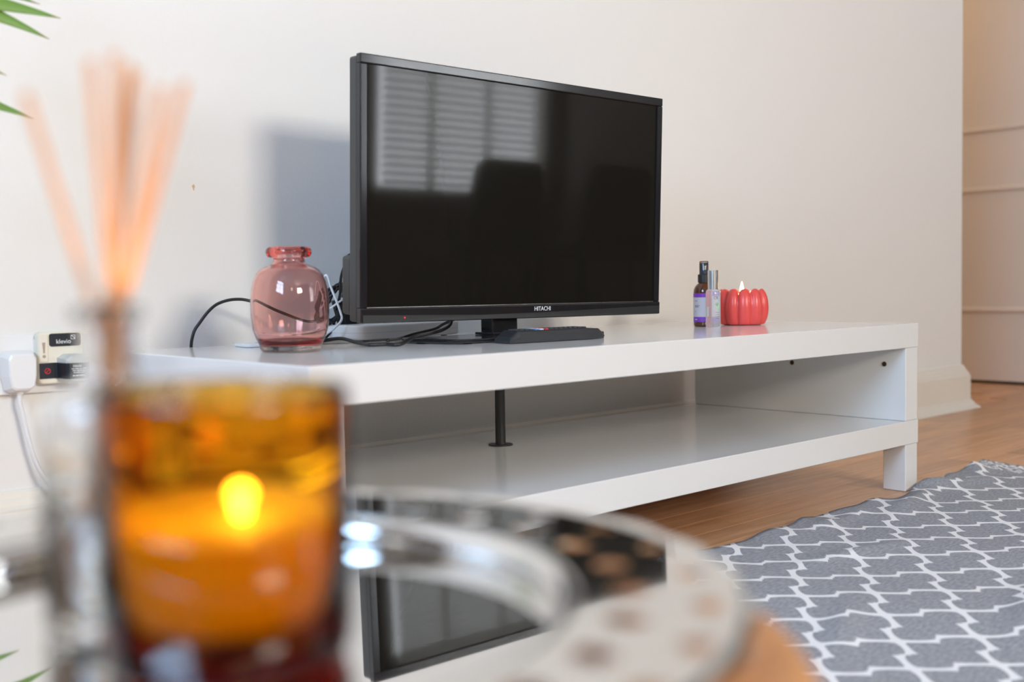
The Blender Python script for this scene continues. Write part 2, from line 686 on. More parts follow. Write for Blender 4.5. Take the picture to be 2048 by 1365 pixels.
# ------------------------------------------------------------------ television bench
bench = thing('television_bench', 'long low white bench with an open lower shelf against the wall', 'bench', (0, 0, 0))
BL, BD = 1.49, .547
obj('bench_top', box(-BL, 0, 0, BD, .30, .35, .0012, 1), M['white'], bench)
obj('lower_shelf', box(-BL, 0, 0, BD, .0983, .1475, .0012, 1), M['white'], bench)
obj('side_panel', box(-.0515, -.0015, .0015, BD - .002, .1478, .2997, .001, 1), M['white'], bench)
obj('side_panel', box(-BL + .0015, -BL + .0515, .0015, BD - .002, .1478, .2997, .001, 1), M['white'], bench)
for xx in (-.0515, -BL + .0015):
    for yy in (.0015, BD - .0515):
        obj('leg', box(xx, xx + .05, yy, yy + .05, .0005, .098, .001, 1), M['white'], bench)
for yy, zz in ((.049, .265), (.272, .259)):
    bm = lathe([(0, 0), (.0055, 0), (.0055, .0012), (0, .0012)], 20)
    xform(bm, Matrix.Translation((-.0515, yy, zz)) @ Matrix.Rotation(R(-90), 4, 'Y'))
    h = obj('screw_hole', bm, M['brass'], bench)
    bm = lathe([(0, 0), (.0046, 0), (.0046, .0004), (.0018, .0004), (.0012, .0002), (0, .0002)], 20)
    xform(bm, Matrix.Translation((-.0528, yy - .0004, zz)) @ Matrix.Rotation(R(-90), 4, 'Y'))
    obj('cam_screw', bm, M['darkhole'], h)
post = obj('support_post', lathe([(0, .1475), (.0225, .1475), (.0225, .1497), (.0105, .1500), (.0095, .152), (.0092, .2995), (0, .2995)], 32), M['postmetal'], bench,
           (-.833, .391, 0), smooth=False)

# ------------------------------------------------------------------ television
tv = thing('television', 'black flat screen television on a glossy stand on the white bench', 'television', (-.877, .27, .350), -.0467)
LE = .033
W_, H_ = .6763, .4099
pan = bpy.data.objects.new('casing', None)
TM = Matrix.Translation((0, 0, .0347)) @ Matrix.Rotation(LE, 4, 'X') @ Matrix.Rotation(.0052, 4, 'Y')


def tvp(name, bm, m, parent=None, smooth=False):
    xform(bm, TM)
    return obj(name, bm, m, parent or tv, smooth=smooth)


bpy.data.objects.remove(pan)
# bezel ring
bw, bt, bb = .0135, .0150, .0235
bm = boxes([(-W_ / 2, W_ / 2, 0, .012, H_ - bt, H_), (-W_ / 2, -W_ / 2 + bw, 0, .012, bb, H_ - bt), (W_ / 2 - bw, W_ / 2, 0, .012, bb, H_ - bt)], bevel=.0018)
bez = tvp('bezel', bm, M['tvblack'])
chin = tvp('lower_bezel', box(-W_ / 2, W_ / 2, -.0025, .012, 0, bb + .0005, .0025, 2), M['tvblack'])
# faceted lower band on the chin
bm = bmesh.new()
v = [bm.verts.new(c) for c in ((-W_ / 2 + .003, -.0026, .0015), (W_ / 2 - .003, -.0026, .0015), (W_ / 2 - .003, -.0026, .0165), (.05, -.0026, .0100), (-.1, -.0026, .0085), (-W_ / 2 + .003, -.0026, .0130))]
v2 = [bm.verts.new((a.co.x, -.0040 if a.co.z < .005 else -.0030, a.co.z)) for a in v]
bm.faces.new(v2)
bm.faces.new(v[::-1])
for i in range(6):
    bm.faces.new((v[i], v[(i + 1) % 6], v2[(i + 1) % 6], v2[i]))
bmesh.ops.recalc_face_normals(bm, faces=bm.faces[:])
tvp('chin_facet', bm, M['matteblack'], chin)
tvp('screen', box(-W_ / 2 + bw - .001, W_ / 2 - bw + .001, .0035, .010, bb - .001, H_ - bt + .001), M['screen'])
bm = boxes([(-W_ / 2 + bw - .0004, W_ / 2 - bw + .0004, .0028, .0036, bb, bb + .0012)])
tvp('lip', bm, M['chrome'], chin)
back = tvp('back_cover', box(-W_ / 2 + .001, W_ / 2 - .001, .0105, .034, .002, H_ - .002, .004, 2), M['tvback'])
tvp('back_bulge', box(-W_ / 2 + .004, W_ / 2 - .02, .033, .062, .012, .105, .006, 2), M['tvback'], back)
bm = text_bm('HITACHI', .0085)
sc = .0372 / max(1e-6, max(vv.co.x for vv in bm.verts) - min(vv.co.x for vv in bm.verts))
xform(bm, Matrix.Translation((.034, -.0030, .0160)) @ FACE_FRONT @ Matrix.Diagonal((sc, 1.25, 1, 1)))
tvp('brand_lettering', bm, M['print_white'], chin)
bm = lathe([(0, 0), (.0013, 0), (.0012, .0006), (0, .0008)], 12)
xform(bm, Matrix.Translation((-W_ / 2 + .080, -.0036, .0078)) @ Matrix.Rotation(R(90), 4, 'X'))
tvp('standby_light', bm, M['redled'], chin)
bm = lathe([(0, 0), (.0014, 0), (.0012, .0006), (0, .0008)], 12)
xform(bm, Matrix.Translation((-W_ / 2 + .092, -.0036, .0078)) @ Matrix.Rotation(R(90), 4, 'X'))
tvp('sensor', bm, M['matteblack'], chin)
# stand
obj('stand_neck', box(-.066, -.010, .012, .046, .010, .045, .003), M['tvblack'], tv)
obj('neck_collar', box(-.072, -.004, .004, .054, .0085, .0125, .001), M['tvblack'], tv)
obj('stand_base', prism([(-.235, .03), (-.20, -.066), (-.185, -.070), (.10, -.070), (.13, -.058), (.185, .0), (.175, .06), (-.21, .075)], .002, .0082, .0018), M['tvblack'], tv)
for fx, fy in ((-.17, -.05), (.09, -.05), (-.19, .05), (.14, .04)):
    obj('foot', lathe([(0, 0), (.008, 0), (.008, .0022), (0, .0022)], 16), M['matteblack'], tv, (fx, fy, 0))

# ------------------------------------------------------------------ remote control
rc = thing('remote_control', 'black remote control with coloured buttons lying before the television stand', 'remote', (-1.026, .150, .3503), R(-3))
bm = bmesh.new()
# cross-sections along x: (x, front y bottom, back y bottom, top z, front y top, back y top)
secs = [(0.000, .004, .040, .0040, .002, .044), (.004, .003, .041, .0100, .001, .046), (.020, .002, .042, .0195, .000, .048), (.168, .002, .042, .0195, .000, .048),
        (.196, .003, .041, .0175, .001, .046), (.207, .005, .039, .0100, .003, .044), (.205, .010, .036, .0045, .006, .040)]
rings = []
for x, fb, bb_, tz, ft, bt_ in secs:
    z0 = .0008
    rings.append([bm.verts.new(c) for c in ((x, fb, z0), (x, ft, tz * .55), (x, ft + .003, tz * .9), (x, ft + .006, tz), (x, bt_ - .006, tz), (x, bt_, tz * .6), (x, bb_, z0))])
for A, B in zip(rings, rings[1:]):
    for i in range(7):
        bm.faces.new((A[i], A[(i + 1) % 7], B[(i + 1) % 7], B[i]))
bm.faces.new(rings[0][::-1])
bm.faces.new(rings[-1])
bmesh.ops.recalc_face_normals(bm, faces=bm.faces[:])
obj('handset', bm, mat('remote_plastic', (.030, .031, .034), .38), rc)
bcol = {0: mat('button_red', (.75, .05, .04), .5), 1: mat('button_white', (.7, .75, .8), .5), 2: mat('button_blue', (.05, .28, .6), .5)}
bk = mat('button_rubber', (.05, .05, .055), .6)
bmesh_btn = None
for i in range(14):
    for j in range(3):
        mt = bk
        if i in (3, 4, 5):
            mt = bcol[{3: 2, 4: 1, 5: 0}[i]]
        bo = obj('button', box(-.0036, .0036, -.0042, .0042, 0, .0024, .0008, 1), mt, rc, (.030 + i * .0105, .012 + j * .0118, .0190))

# ------------------------------------------------------------------ pink vase
vase = thing('glass_vase', 'rounded pink glass bottle vase on the left end of the white bench', 'vase', (-1.330, .298, .3503))
outer = [(0, .001), (.040, .0), (.0432, .0015), (.0446, .0055), (.0456, .0105), (.0500, .020), (.0545, .034), (.0566, .054), (.0568, .072), (.0558, .090), (.0530, .105),
         (.0490, .1155), (.0440, .1225), (.0370, .1275), (.0290, .1305), (.0238, .1335), (.0226, .138), (.0226, .1415)]
inner = [(.0200, .1415), (.0200, .136), (.0215, .131), (.0275, .1278), (.0355, .1247), (.0425, .1200), (.0470, .1135), (.0508, .1035), (.0535, .089), (.0545, .072), (.0543, .054),
         (.0522, .0345), (.0478, .0215), (.0430, .0145), (.036, .0125), (0, .0120)]
lip = [(.0226, .1415), (.0300, .1425), (.0328, .1465), (.0333, .1500), (.0325, .1545), (.0298, .1575), (.0262, .1582), (.0225, .1570), (.0205, .1535), (.0200, .1490)]
bm = lathe([(r_, z_ * .967) for r_, z_ in outer + lip[1:] + inner], 72)
vb = obj('vase_body', bm, M['pinkglass'], vase, smooth=True)
vb.data.materials.append(M['pinkbase'])
for f in vb.data.polygons:
    if f.center.z < .0098:
        f.material_index = 1
# ------------------------------------------------------------------ bottles and pumpkin candle on the right
sb = thing('spray_bottle', 'brown glass spray bottle with purple label behind the chrome capped bottle', 'bottle', (-.3335, .302, .3503))
obj('bottle_glass', lathe([(0, .0), (.0195, 0), (.0215, .0025), (.0219, .005), (.0219, .072), (.0212, .077), (.0190, .0825), (.0150, .0875), (.0105, .091), (.0098, .096), (0, .096)], 40), M['brownglass'], sb, smooth=True)
lab = obj('paper_label', lathe([(.0222, .010), (.0222, .0695), (.0220, .0695), (.0220, .010)], 48, close=True), M['purple'], sb)
obj('label_panel', lathe([(.0224, .0205), (.0224, .0610), (.0221, .0610), (.0221, .0205)], 48, close=True), M['greylabel'], lab)


def ring_text(parent, r, z, a0, widths, h, m, name='print_line'):
    bm = bmesh.new()
    a = a0
    for w_ in widths:
        n = 3
        vs = []
        for k in range(n + 1):
            aa = a + (w_ / r) * k / n
            vs.append((bm.verts.new((r * math.cos(aa), r * math.sin(aa), z)), bm.verts.new((r * math.cos(aa), r * math.sin(aa), z + h))))
        for p, q in zip(vs, vs[1:]):
            bm.faces.new((p[0], q[0], q[1], p[1]))
        a += (w_ + .0012) / r
    return obj(name, bm, m, parent)


AV = math.atan2(-1.40, -1.86)     # direction from the bottles back to the viewpoint
for z, ws in ((.053, (.003, .002)), (.043, (.004, .003, .002)), (.0405, (.005, .003)), (.031, (.002,)), (.0145, (.002, .002))):
    ring_text(lab, .02245, z, AV - .95, ws, .0016, M['print_dark'] if z > .02 else M['print_white'])
obj('collar', lathe([(0, .0915), (.0128, .0915), (.0128, .1075), (.0115, .109), (0, .109)], 32), M['matteblack'], sb)
obj('spray_head', lathe([(0, .109), (.0090, .109), (.0088, .118), (.0076, .119), (.0076, .1305), (.0070, .1315), (0, .1315)], 32), M['bluegreyplastic'], sb)
obj('clear_cap', lathe([(.0096, .109), (.0096, .1345), (.0086, .1362), (0, .1362), (0, .1352), (.0082, .1352), (.0088, .1340), (.0088, .109)], 32), M['clear'], sb, smooth=True)

cb = thing('perfume_bottle', 'small clear bottle with tall chrome cap left of the red pumpkin candle', 'bottle', (-.3681, .2533, .3503))
obj('bottle_glass', lathe([(0, 0), (.0140, 0), (.0149, .0015), (.0150, .0035), (.0150, .068), (.0144, .073), (.0125, .0765), (.0098, .0778), (0, .0778)], 40), M['frost'], cb, smooth=True)
obj('cap', lathe([(0, .077), (.0103, .077), (.0104, .1155), (.0100, .1165), (0, .1165)], 40), M['chrome'], cb)
bm = text_bm('OE', .0075)
xform(bm, FACE_FRONT)
for v_ in bm.verts:
    a = v_.co.x / .0152 + AV + .42
    v_.co = Vector(((.0152 + v_.co.y * 0) * math.cos(a), .0152 * math.sin(a), v_.co.z + .060))
obj('bottle_lettering', bm, M['print_dark'], cb)
bm = bmesh.new()
pts = [(-.0035, .049), (.007, .0505), (.0075, .040), (.004, .035), (.0015, .041)]
vs = [bm.verts.new((.0152 * math.cos(AV + .45 + p / .0152), .0152 * math.sin(AV + .45 + p / .0152), z)) for p, z in pts]
bm.faces.new(vs)
obj('leaf_print', bm, M['print_green'], cb)
for z, ws in ((.030, (.009,)), (.026, (.008,)), (.0225, (.009,)), (.019, (.007,))):
    ring_text(cb, .0152, z, AV + .35, ws, .0008, M['print_dark'])
ring_text(cb, .0152, .022, AV - .95, (.005,), .020, M['greyplastic'], 'side_print')

pc = thing('pumpkin_candle', 'red pumpkin shaped candle burning on the right of the white bench', 'candle', (-.2232, .2854, .3503))


def pumpkin():
    bm = bmesh.new()
    n, k = 160, 26
    rings = []
    for j in range(k + 1):
        t = j / k
        ring = []
        for i in range(n):
            th = 2 * PI * i / n
            ph = (th * 11 / (2 * PI)) % 1.0
            lobe = math.sqrt(max(0, 1 - (2 * ph - 1) ** 2))        # 0 in the groove, 1 on the lobe
            # profile of a lobe: from bottom centre, up the outside, over the top, down into the hollow
            s = t * 1.62 - .0
            if t < .04:
                r, z = .038 * t / .04, .0
                g = 0
            elif t < .80:
                q = (t - .04) / .76
                a = -PI / 2 * .80 + q * (PI / 2 * .80 + PI / 2)
                r = .041 + .0165 * math.cos(a)
                z = .036 + .0415 * math.sin(a) / (1 if a > 0 else math.sin(PI / 2 * .8) * 1.155)
                g = 1
            else:
                q = (t - .80) / .20
                a = PI / 2 + q * PI / 2 * .98
                r = .041 * (1 - q) ** .9 * .55 + .041 * .45 * (1 - q) + .0 + .0008
                z = .0775 - .022 * math.sin(q * PI / 2)
                g = 1 - q
            depth = (1 - lobe) * g
            top = max(0, (z - .04) / .0375) if g else 0
            r2 = r * (1 - .17 * depth)
            z2 = z - depth * .014 * top
            ring.append(bm.verts.new((r2 * math.cos(th), r2 * math.sin(th), z2)))
        rings.append(ring)
    for A, B in zip(rings, rings[1:]):
        for i in range(n):
            bm.faces.new((A[i], A[(i + 1) % n], B[(i + 1) % n], B[i]))
    bm.faces.new(rings[0][::-1])
    bm.faces.new(rings[-1])
    bmesh.ops.recalc_face_normals(bm, faces=bm.faces[:])
    return bm


obj('wax_body', pumpkin(), M['wax_red'], pc, rot=(0, 0, AV - .20), smooth=True)
obj('wick', tube([(0, 0, .055), (.0005, 0, .063), (.001, .0005, .070)], .0008, 8), M['wick'], pc)


def flame_bm(h, r):
    return lathe([(0, 0), (r * .55, h * .07), (r, h * .25), (r * .85, h * .48), (r * .45, h * .75), (r * .15, h * .93), (0, h)], 20)


obj('flame', flame_bm(.029, .0048), M['flame'], pc, (.001, .0005, .0640), smooth=True)
point('flame_light_small', (-.2222, .2859, .350 + .087), .12, (1, .6, .25), .006)

# ------------------------------------------------------------------ cables, router, adaptor behind the television
def cable(pts, r, m, label, name='cable'):
    return tag(obj(name, tube(pts, r, 10), m, smooth=True), label, 'cable')


cable([(-1.3594, .556, .20), (-1.3594, .556, .33), (-1.3559, .553, .3699), (-1.3445, .55, .3898), (-1.3288, .545, .4098), (-1.3132, .54, .4209), (-1.2913, .53, .4261), (-1.2668, .52, .4223), (-1.2196, .51, .4029), (-1.1678, .5, .3845), (-1.1274, .5, .3875)],
      .0026, M['matteblack'], 'black cable arching up from the bench back edge left of the pink vase', 'power_cable')
cable([(-1.1464, .5, .4309), (-1.1572, .47, .4596), (-1.1568, .46, .462), (-1.1503, .46, .4434), (-1.1443, .455, .4223), (-1.1392, .45, .4011), (-1.1409, .445, .3885), (-1.1500, .45, .3764), (-1.162, .46, .3660), (-1.18, .49, .3545), (-1.21, .51, .3525)],
      .0021, M['whiteplastic'], 'white cable looping down between the pink vase and the television', 'white_cable')
cable([(-1.10, .33, .52), (-1.1488, .4, .4978), (-1.1415, .43, .4805), (-1.1297, .46, .4601), (-1.1191, .48, .4304), (-1.1146, .5, .4044)],
      .0024, M['matteblack'], 'black cable curving behind the left edge of the television', 'power_cable')
cable([(-1.26, .405, .3535), (-1.20, .425, .3555), (-1.1684, .41, .3590), (-1.1736, .36, .3545), (-1.183, .325, .3535), (-1.1958, .288, .3535), (-1.174, .2788, .3535), (-1.1614, .257, .3535), (-1.1123, .2823, .3625), (-1.0435, .33, .3640), (-1.0122, .335, .3687), (-.9914, .34, .3764), (-.9837, .345, .3866)],
      .0030, M['matteblack'], 'thick black cable snaking on the bench in front of the white router', 'power_cable')
cable([(-1.1504, .3041, .3575), (-1.055, .40, .354), (-1.0205, .4, .361), (-.9759, .4, .3679), (-.9718, .38, .3768), (-.965, .34, .39)],
      .0026, M['matteblack'], 'black cable rising behind the television stand beside the white router', 'power_cable')
rnd = random.Random(5)
bu = thing('cable_bundle', 'tangled bundle of black cables tied with a white tie left of television', 'cable', (-1.118, .50, .412))
bm = bmesh.new()
for k in range(9):
    pts = []
    a0 = rnd.random() * 6.28
    for q in range(13):
        a = q / 12 * 2 * PI
        rr = .030 + rnd.uniform(-.004, .004)
        pts.append((math.cos(a) * .016 + rnd.uniform(-.002, .002) + math.sin(a) * .018, rnd.uniform(-.010, .010), math.sin(a) * rr * 1.05 - math.cos(a) * .006 + k * .0008))
    tube(pts, .0022, 8, bm, per=4)
c_ = obj('coiled_cable', bm, M['matteblack'], bu, smooth=True)
bm = tube([(-.016, -.014, -.004), (-.006, -.018, .004), (.006, -.017, .010), (.014, -.008, .012), (.006, .014, .008), (-.010, .014, -.002), (-.016, -.014, -.004)], .0018, 8)
obj('cable_tie', bm, M['whiteplastic'], bu, smooth=True)
# loose ends resting on the bench
bm = tube([(.0, .0, -.028), (-.012, -.006, -.045), (-.030, -.01, -.0575), (-.05, -.02, -.0575)], .0022, 8)
obj('cable_end', bm, M['matteblack'], bu, smooth=True)
ad = tag(obj('power_adaptor', prism([(-.020, -.012), (.020, -.012), (.020, .012), (-.020, .012)], -.026, .026, .003), M['matteblack'], None, (-1.088, .505, .4000), (0, R(-18), R(8))), 'black ribbed power adaptor at the lower left edge of the television', 'adaptor')
obj('adaptor_cord', tube([(0, 0, -.026), (.004, 0, -.036), (.014, 0, -.047), (.035, 0, -.053)], .002, 8), M['matteblack'], ad)

rt = thing('router', 'white rounded router box lying behind the television stand', 'router', (-1.00, .492, .3503), R(9))
obj('case', prism(rrect(.255, .105, .012), .003, .0285, .004, 3), M['whiteplastic'], rt)
obj('seam', prism(rrect(.2553, .1053, .012), .0145, .0151), M['greyplastic'], rt)
for fx in (-.1, .1):
    for fy in (-.035, .035):
        obj('foot', lathe([(0, 0), (.006, 0), (.006, .004), (0, .004)], 12), M['greyplastic'], rt, (fx, fy, 0))
pl = thing('extension_lead', 'flat white plastic extension lead lying behind the pink vase', 'extension lead', (-1.225, .462, .3503), R(-8))
obj('lead_body', prism(rrect(.185, .060, .010), 0, .0055, .002), M['whiteplastic'], pl)
for k in range(3):
    s_ = obj('socket_face', prism(rrect(.040, .040, .003), .0054, .0059), M['whiteplastic'], pl, (-.055 + k * .055, 0, 0))
    for (hx, hy) in ((0, .009), (-.009, -.006), (.009, -.006)):
        obj('pin_slot', box(hx - .0022, hx + .0022, hy - .0035, hy + .0035, .0059, .0061), M['darkhole'], s_)

# ------------------------------------------------------------------ wall socket, plug, adaptor on the left
sk = thing('wall_socket', 'white double wall socket plate low on the wall left of bench', 'socket', (-1.578, WY, .3355))
xf = lambda bm: xform(bm, Matrix.Rotation(R(90), 4, 'X'))
obj('plate', xf(prism(rrect(.150, .088, .004), .0, .010, .002)), M['whiteplastic'], sk)
for sx in (-.012, .060):
    obj('rocker_switch', xf(prism(rrect(.010, .021, .001), .0098, .0128, .0008, 1)), M['whiteplastic'], sk, (sx, 0, .026))
for sx in (-.043, .030):
    f_ = obj('socket_outlet', xf(prism(rrect(.042, .046, .004), .0098, .0104)), M['whiteplastic'], sk, (sx, 0, -.006))
    for (hx, hz) in ((0, .011), (-.011, -.011), (.011, -.011)):
        obj('pin_slot', xf(prism([(hx - .003, hz - .002), (hx + .003, hz - .002), (hx + .003, hz + .002), (hx - .003, hz + .002)], .0104, .0106)), M['darkhole'], f_)

pg = thing('mains_plug', 'white mains plug with its own cord in the left socket', 'plug', (-1.621, WY - .0108, .326))
bm = bmesh.new()
front = [(-.017, .0275), (.017, .0275), (.021, .020), (.0205, -.006), (.017, -.024), (.011, -.028), (-.011, -.028), (-.017, -.024), (-.0205, -.006), (-.021, .020)]
rr_ = []
for d, s_ in ((0, 1.12), (.010, 1.10), (.022, 1.0), (.028, .95), (.030, .85)):
    rr_.append([bm.verts.new((x * s_, -d, z * s_)) for x, z in front])
for A, B in zip(rr_, rr_[1:]):
    for i in range(10):
        bm.faces.new((A[i], A[(i + 1) % 10], B[(i + 1) % 10], B[i]))
bm.faces.new(rr_[0])
bm.faces.new(rr_[-1])
bmesh.ops.recalc_face_normals(bm, faces=bm.faces[:])
obj('plug_body', bm, M['whiteplastic'], pg, smooth=False)
obj('cord_grip', lathe([(0, -.034), (.0045, -.034), (.0055, -.026), (0, -.026)], 14), M['whiteplastic'], pg, (0, -.012, 0))
bm = tube([(0, -.012, -.028), (-.001, -.012, -.045), (.003, -.012, -.065), (.009, -.012, -.100), (.016, -.014, -.131), (.024, -.02, -.155), (.042, -.03, -.188), (.07, -.035, -.24), (.12, -.04, -.285), (.20, -.03, -.320)], .0034, 10)
obj('cord', bm, M['whiteplastic'], pg, smooth=True)

ka = thing('entry_adaptor', 'cream plug through adaptor with black label in the right socket', 'adaptor', (-1.560, WY - .0108, .344))
obj('housing', xf(prism(rrect(.068, .078, .006), 0, .016, .0025)), M['creamplastic'], ka)
obj('side_rail', xf(prism(rrect(.013, .042, .002), .0158, .0172, .0006, 1)), M['creamplastic'], ka, (-.0265, 0, .0148))
tl = obj('name_label', xf(prism(rrect(.047, .0195, .004), .0158, .0168)), M['label_black'], ka, (.0055, 0, .0265))
bm = text_bm('klevio', .0105)
sc = .0215 / (max(v_.co.x for v_ in bm.verts) - min(v_.co.x for v_ in bm.verts))
xform(bm, FACE_FRONT @ Matrix.Diagonal((sc, sc / 1.0, 1, 1)))
obj('lettering', bm, M['print_white'], tl, (-.0022, -.0170, -.0028))
ic = [(-.0032, .0032, -.0002, 0, .0026, .0032), (-.0032, .0032, -.0002, 0, -.0032, -.0026), (-.0032, -.0026, -.0002, 0, -.0026, .0026), (.0026, .0032, -.0002, 0, -.0026, .0026)]
icn = obj('logo_square', boxes(ic), M['print_white'], tl, (.0120, -.0169, .0035))
bm = bmesh.new()
xform(box(-.0003, .0003, -.0002, 0, -.0035, .0035, bm=bm), Matrix.Rotation(R(-45), 4, 'Y'))
obj('logo_stroke', bm, M['print_white'], icn, (.0004, 0, .0002))
# exclamation mark moulded in the rail
bm = lathe([(0, 0), (.0024, 0), (.0024, .0005), (0, .0005)], 16)
xform(bm, Matrix.Rotation(R(90), 4, 'X'))
obj('mark_dot', bm, mat('moulded_mark', (.42, .33, .26), .6), ka, (-.0262, -.0172, .0025))
bm = prism([(-.0023, .0165), (.0023, .0165), (.0010, .0005), (-.0010, .0005)], 0, .0005)
obj('mark_stroke', xf(bm), bpy.data.materials['moulded_mark'], ka, (-.0262, -.0172, .0068))
ap = thing('charger_plug', 'pale grey charger plug in the cream adaptor with a warning band', 'plug', (-1.552, WY - .0268, .3255))
bm = bmesh.new()
rr_ = []
sh = [(-.019, .0180), (-.010, .0235), (.012, .0235), (.021, .018), (.021, -.018), (.012, -.0205), (-.012, -.0205), (-.019, -.014)]
for d, s_ in ((0, 1.0), (.020, .98), (.030, .9), (.034, .78)):
    rr_.append([bm.verts.new((x * s_ + .004, -d, z * s_)) for x, z in sh])
for A, B in zip(rr_, rr_[1:]):
    for i in range(8):
        bm.faces.new((A[i], A[(i + 1) % 8], B[(i + 1) % 8], B[i]))
bm.faces.new(rr_[0])
bm.faces.new(rr_[-1])
bmesh.ops.recalc_face_normals(bm, faces=bm.faces[:])
obj('plug_body', bm, M['greyplastic'], ap)
# warning band stuck across adaptor and plug
bm = bmesh.new()
path = [(-.0415, -.0008), (-.0190, -.0008), (-.0165, -.004), (-.0150, -.0210), (-.0135, -.0316), (-.0105, -.0352), (.0180, -.0352), (.0215, -.030), (.0262, -.003), (.0285, -.0008)]
va = []
for x, yv in path:
    va.append([bm.verts.new((x, yv, zz)) for zz in (-.0125, .0110)])
for A, B in zip(va, va[1:]):
    bm.faces.new((A[0], B[0], B[1], A[1]))
wb = obj('warning_band', bm, M['label_black'], ap)
sm = wb.modifiers.new('s', 'SOLIDIFY')
sm.thickness = .0005
bm = lathe([(.0036, 0), (.0044, 0), (.0044, .0004), (.0036, .0004)], 28, close=True)
bm2 = xform(box(-.0037, .0037, -.00035, .00035, 0, .0004), Matrix.Rotation(R(45), 4, 'Z'))
me_ = bpy.data.meshes.new('t')
bm2.to_mesh(me_)
bm2.free()
bm.from_mesh(me_)
xform(bm, FACE_FRONT)
obj('prohibition_sign', bm, M['print_red'], wb, (-.0300, -.0014, -.0010))
bm = text_bm('klevio', .0052)
xform(bm, FACE_FRONT)
obj('band_lettering', bm, M['print_white'], wb, (.001, -.0359, .0066))
bm = bmesh.new()
for z, ws in ((.0020, (.004, .006, .003, .006)), (-.0008, (.005, .007, .004)), (-.0036, (.003, .006, .005)), (-.0085, (.003, .005, .008))):
    x = -sum(ws) / 2 - .001
    for w_ in ws:
        box(x, x + w_, -.0361, -.0358, z, z + (.0009 if z > -.008 else .0014), bm=bm)
        x += w_ + .0009
xform(bm, Matrix.Translation((.003, 0, 0)))
obj('fine_print', bm, M['print_white'], wb)

# ------------------------------------------------------------------ palm in a pot beyond the left frame edge
pt = thing('potted_palm', 'green palm whose leaf tips reach in at the upper left', 'plant', (-2.03, .30, 0))
obj('pot', lathe([(0, 0), (.10, 0), (.125, .02), (.14, .22), (.15, .23), (.15, .25), (.135, .25), (.13, .22), (0, .21)], 40), M['pot'], pt, smooth=True)
obj('soil', lathe([(0, .212), (.128, .212), (.128, .222), (0, .228)], 30), M['soil'], pt)


def leaf(base, tip, width, sag, parent, side=Vector((0, 0, 1))):
    b, t = Vector(base), Vector(tip)
    d = (t - b)
    n = 14
    bm = bmesh.new()
    uvl = bm.loops.layers.uv.new('UVMap')
    sid = d.normalized().cross(Vector((.55, .75, -.15)).normalized()).normalized()
    nor = sid.cross(d.normalized())
    rows = []
    for i in range(n + 1):
        f = i / n
        c = b + d * f + Vector((0, 0, sag * 4 * f * (1 - f)))
        ww = 1.65 * width * (min(1, f * 4 + .25)) * (1 - f ** 2.6) + .0002
        rows.append([bm.verts.new(c - sid * ww / 2), bm.verts.new(c + nor * ww * .18), bm.verts.new(c + sid * ww / 2)])
    for i in range(n):
        for k in range(2):
            fc = bm.faces.new((rows[i][k], rows[i + 1][k], rows[i + 1][k + 1], rows[i][k + 1]))
            fc.smooth = True
            fs = (i / n, (i + 1) / n, (i + 1) / n, i / n)
            for lp, u in zip(fc.loops, fs):
                lp[uvl].uv = (u, k / 2)
    o = obj('leaf', bm, M['leaf'], parent)
    s_ = o.modifiers.new('s', 'SOLIDIFY')
    s_.thickness = .0006
    return o


PB = Vector((-2.03, .30, 0))
st = obj('stem', tube([(0, 0, .22), (.02, 0, .45), (.07, 0, .66), (.14, .0, .86)], lambda f: .007 - .004 * f, 10), M['stem'], pt, smooth=True)
st2 = obj('stem', tube([(-.02, .02, .22), (-.06, .04, .5), (-.16, .03, .75), (-.26, 0, .90)], lambda f: .007 - .004 * f, 10), M['stem'], pt, smooth=True)
st3 = obj('stem', tube([(.02, -.02, .22), (.03, -.03, .45), (.06, -.05, .62), (.10, -.07, .72)], lambda f: .006 - .003 * f, 10), M['stem'], pt, smooth=True)
tips = [((-1.952, .30, .775), (-1.648, .30, .785), .021, .012), ((-1.955, .30, .790), (-1.663, .30, .757), .021, .020), ((-1.972, .29, .640), (-1.686, .30, .656), .020, .030),
        ((-1.958, .30, .740), (-1.716, .30, .706), .017, .014), ((-1.97, .29, .62), (-1.727, .30, .626), .017, .012), ((-1.94, .27, .82), (-1.662, .33, .806), .012, .004),
        ((-1.89, .30, .86), (-1.80, .10, .96), .018, .03), ((-1.89, .30, .86), (-1.86, .48, .95), .018, .03), ((-1.89, .30, .86), (-1.78, .28, 1.02), .018, .03),
        ((-2.28, .30, .90), (-2.45, .20, .80), .02, .04), ((-2.28, .30, .90), (-2.40, .42, .86), .02, .04), ((-2.20, .33, .80), (-2.36, .14, .70), .02, .03),
        ((-2.20, .33, .80), (-2.12, .10, .86), .02, .03), ((-1.93, .23, .72), (-1.86, .05, .72), .02, .02), ((-2.1, .33, .6), (-2.34, .33, .56), .02, .03)]
for b_, t_, wd, sg in tips:
    leaf(Vector(b_) - PB, Vector(t_) - PB, wd, sg, pt)

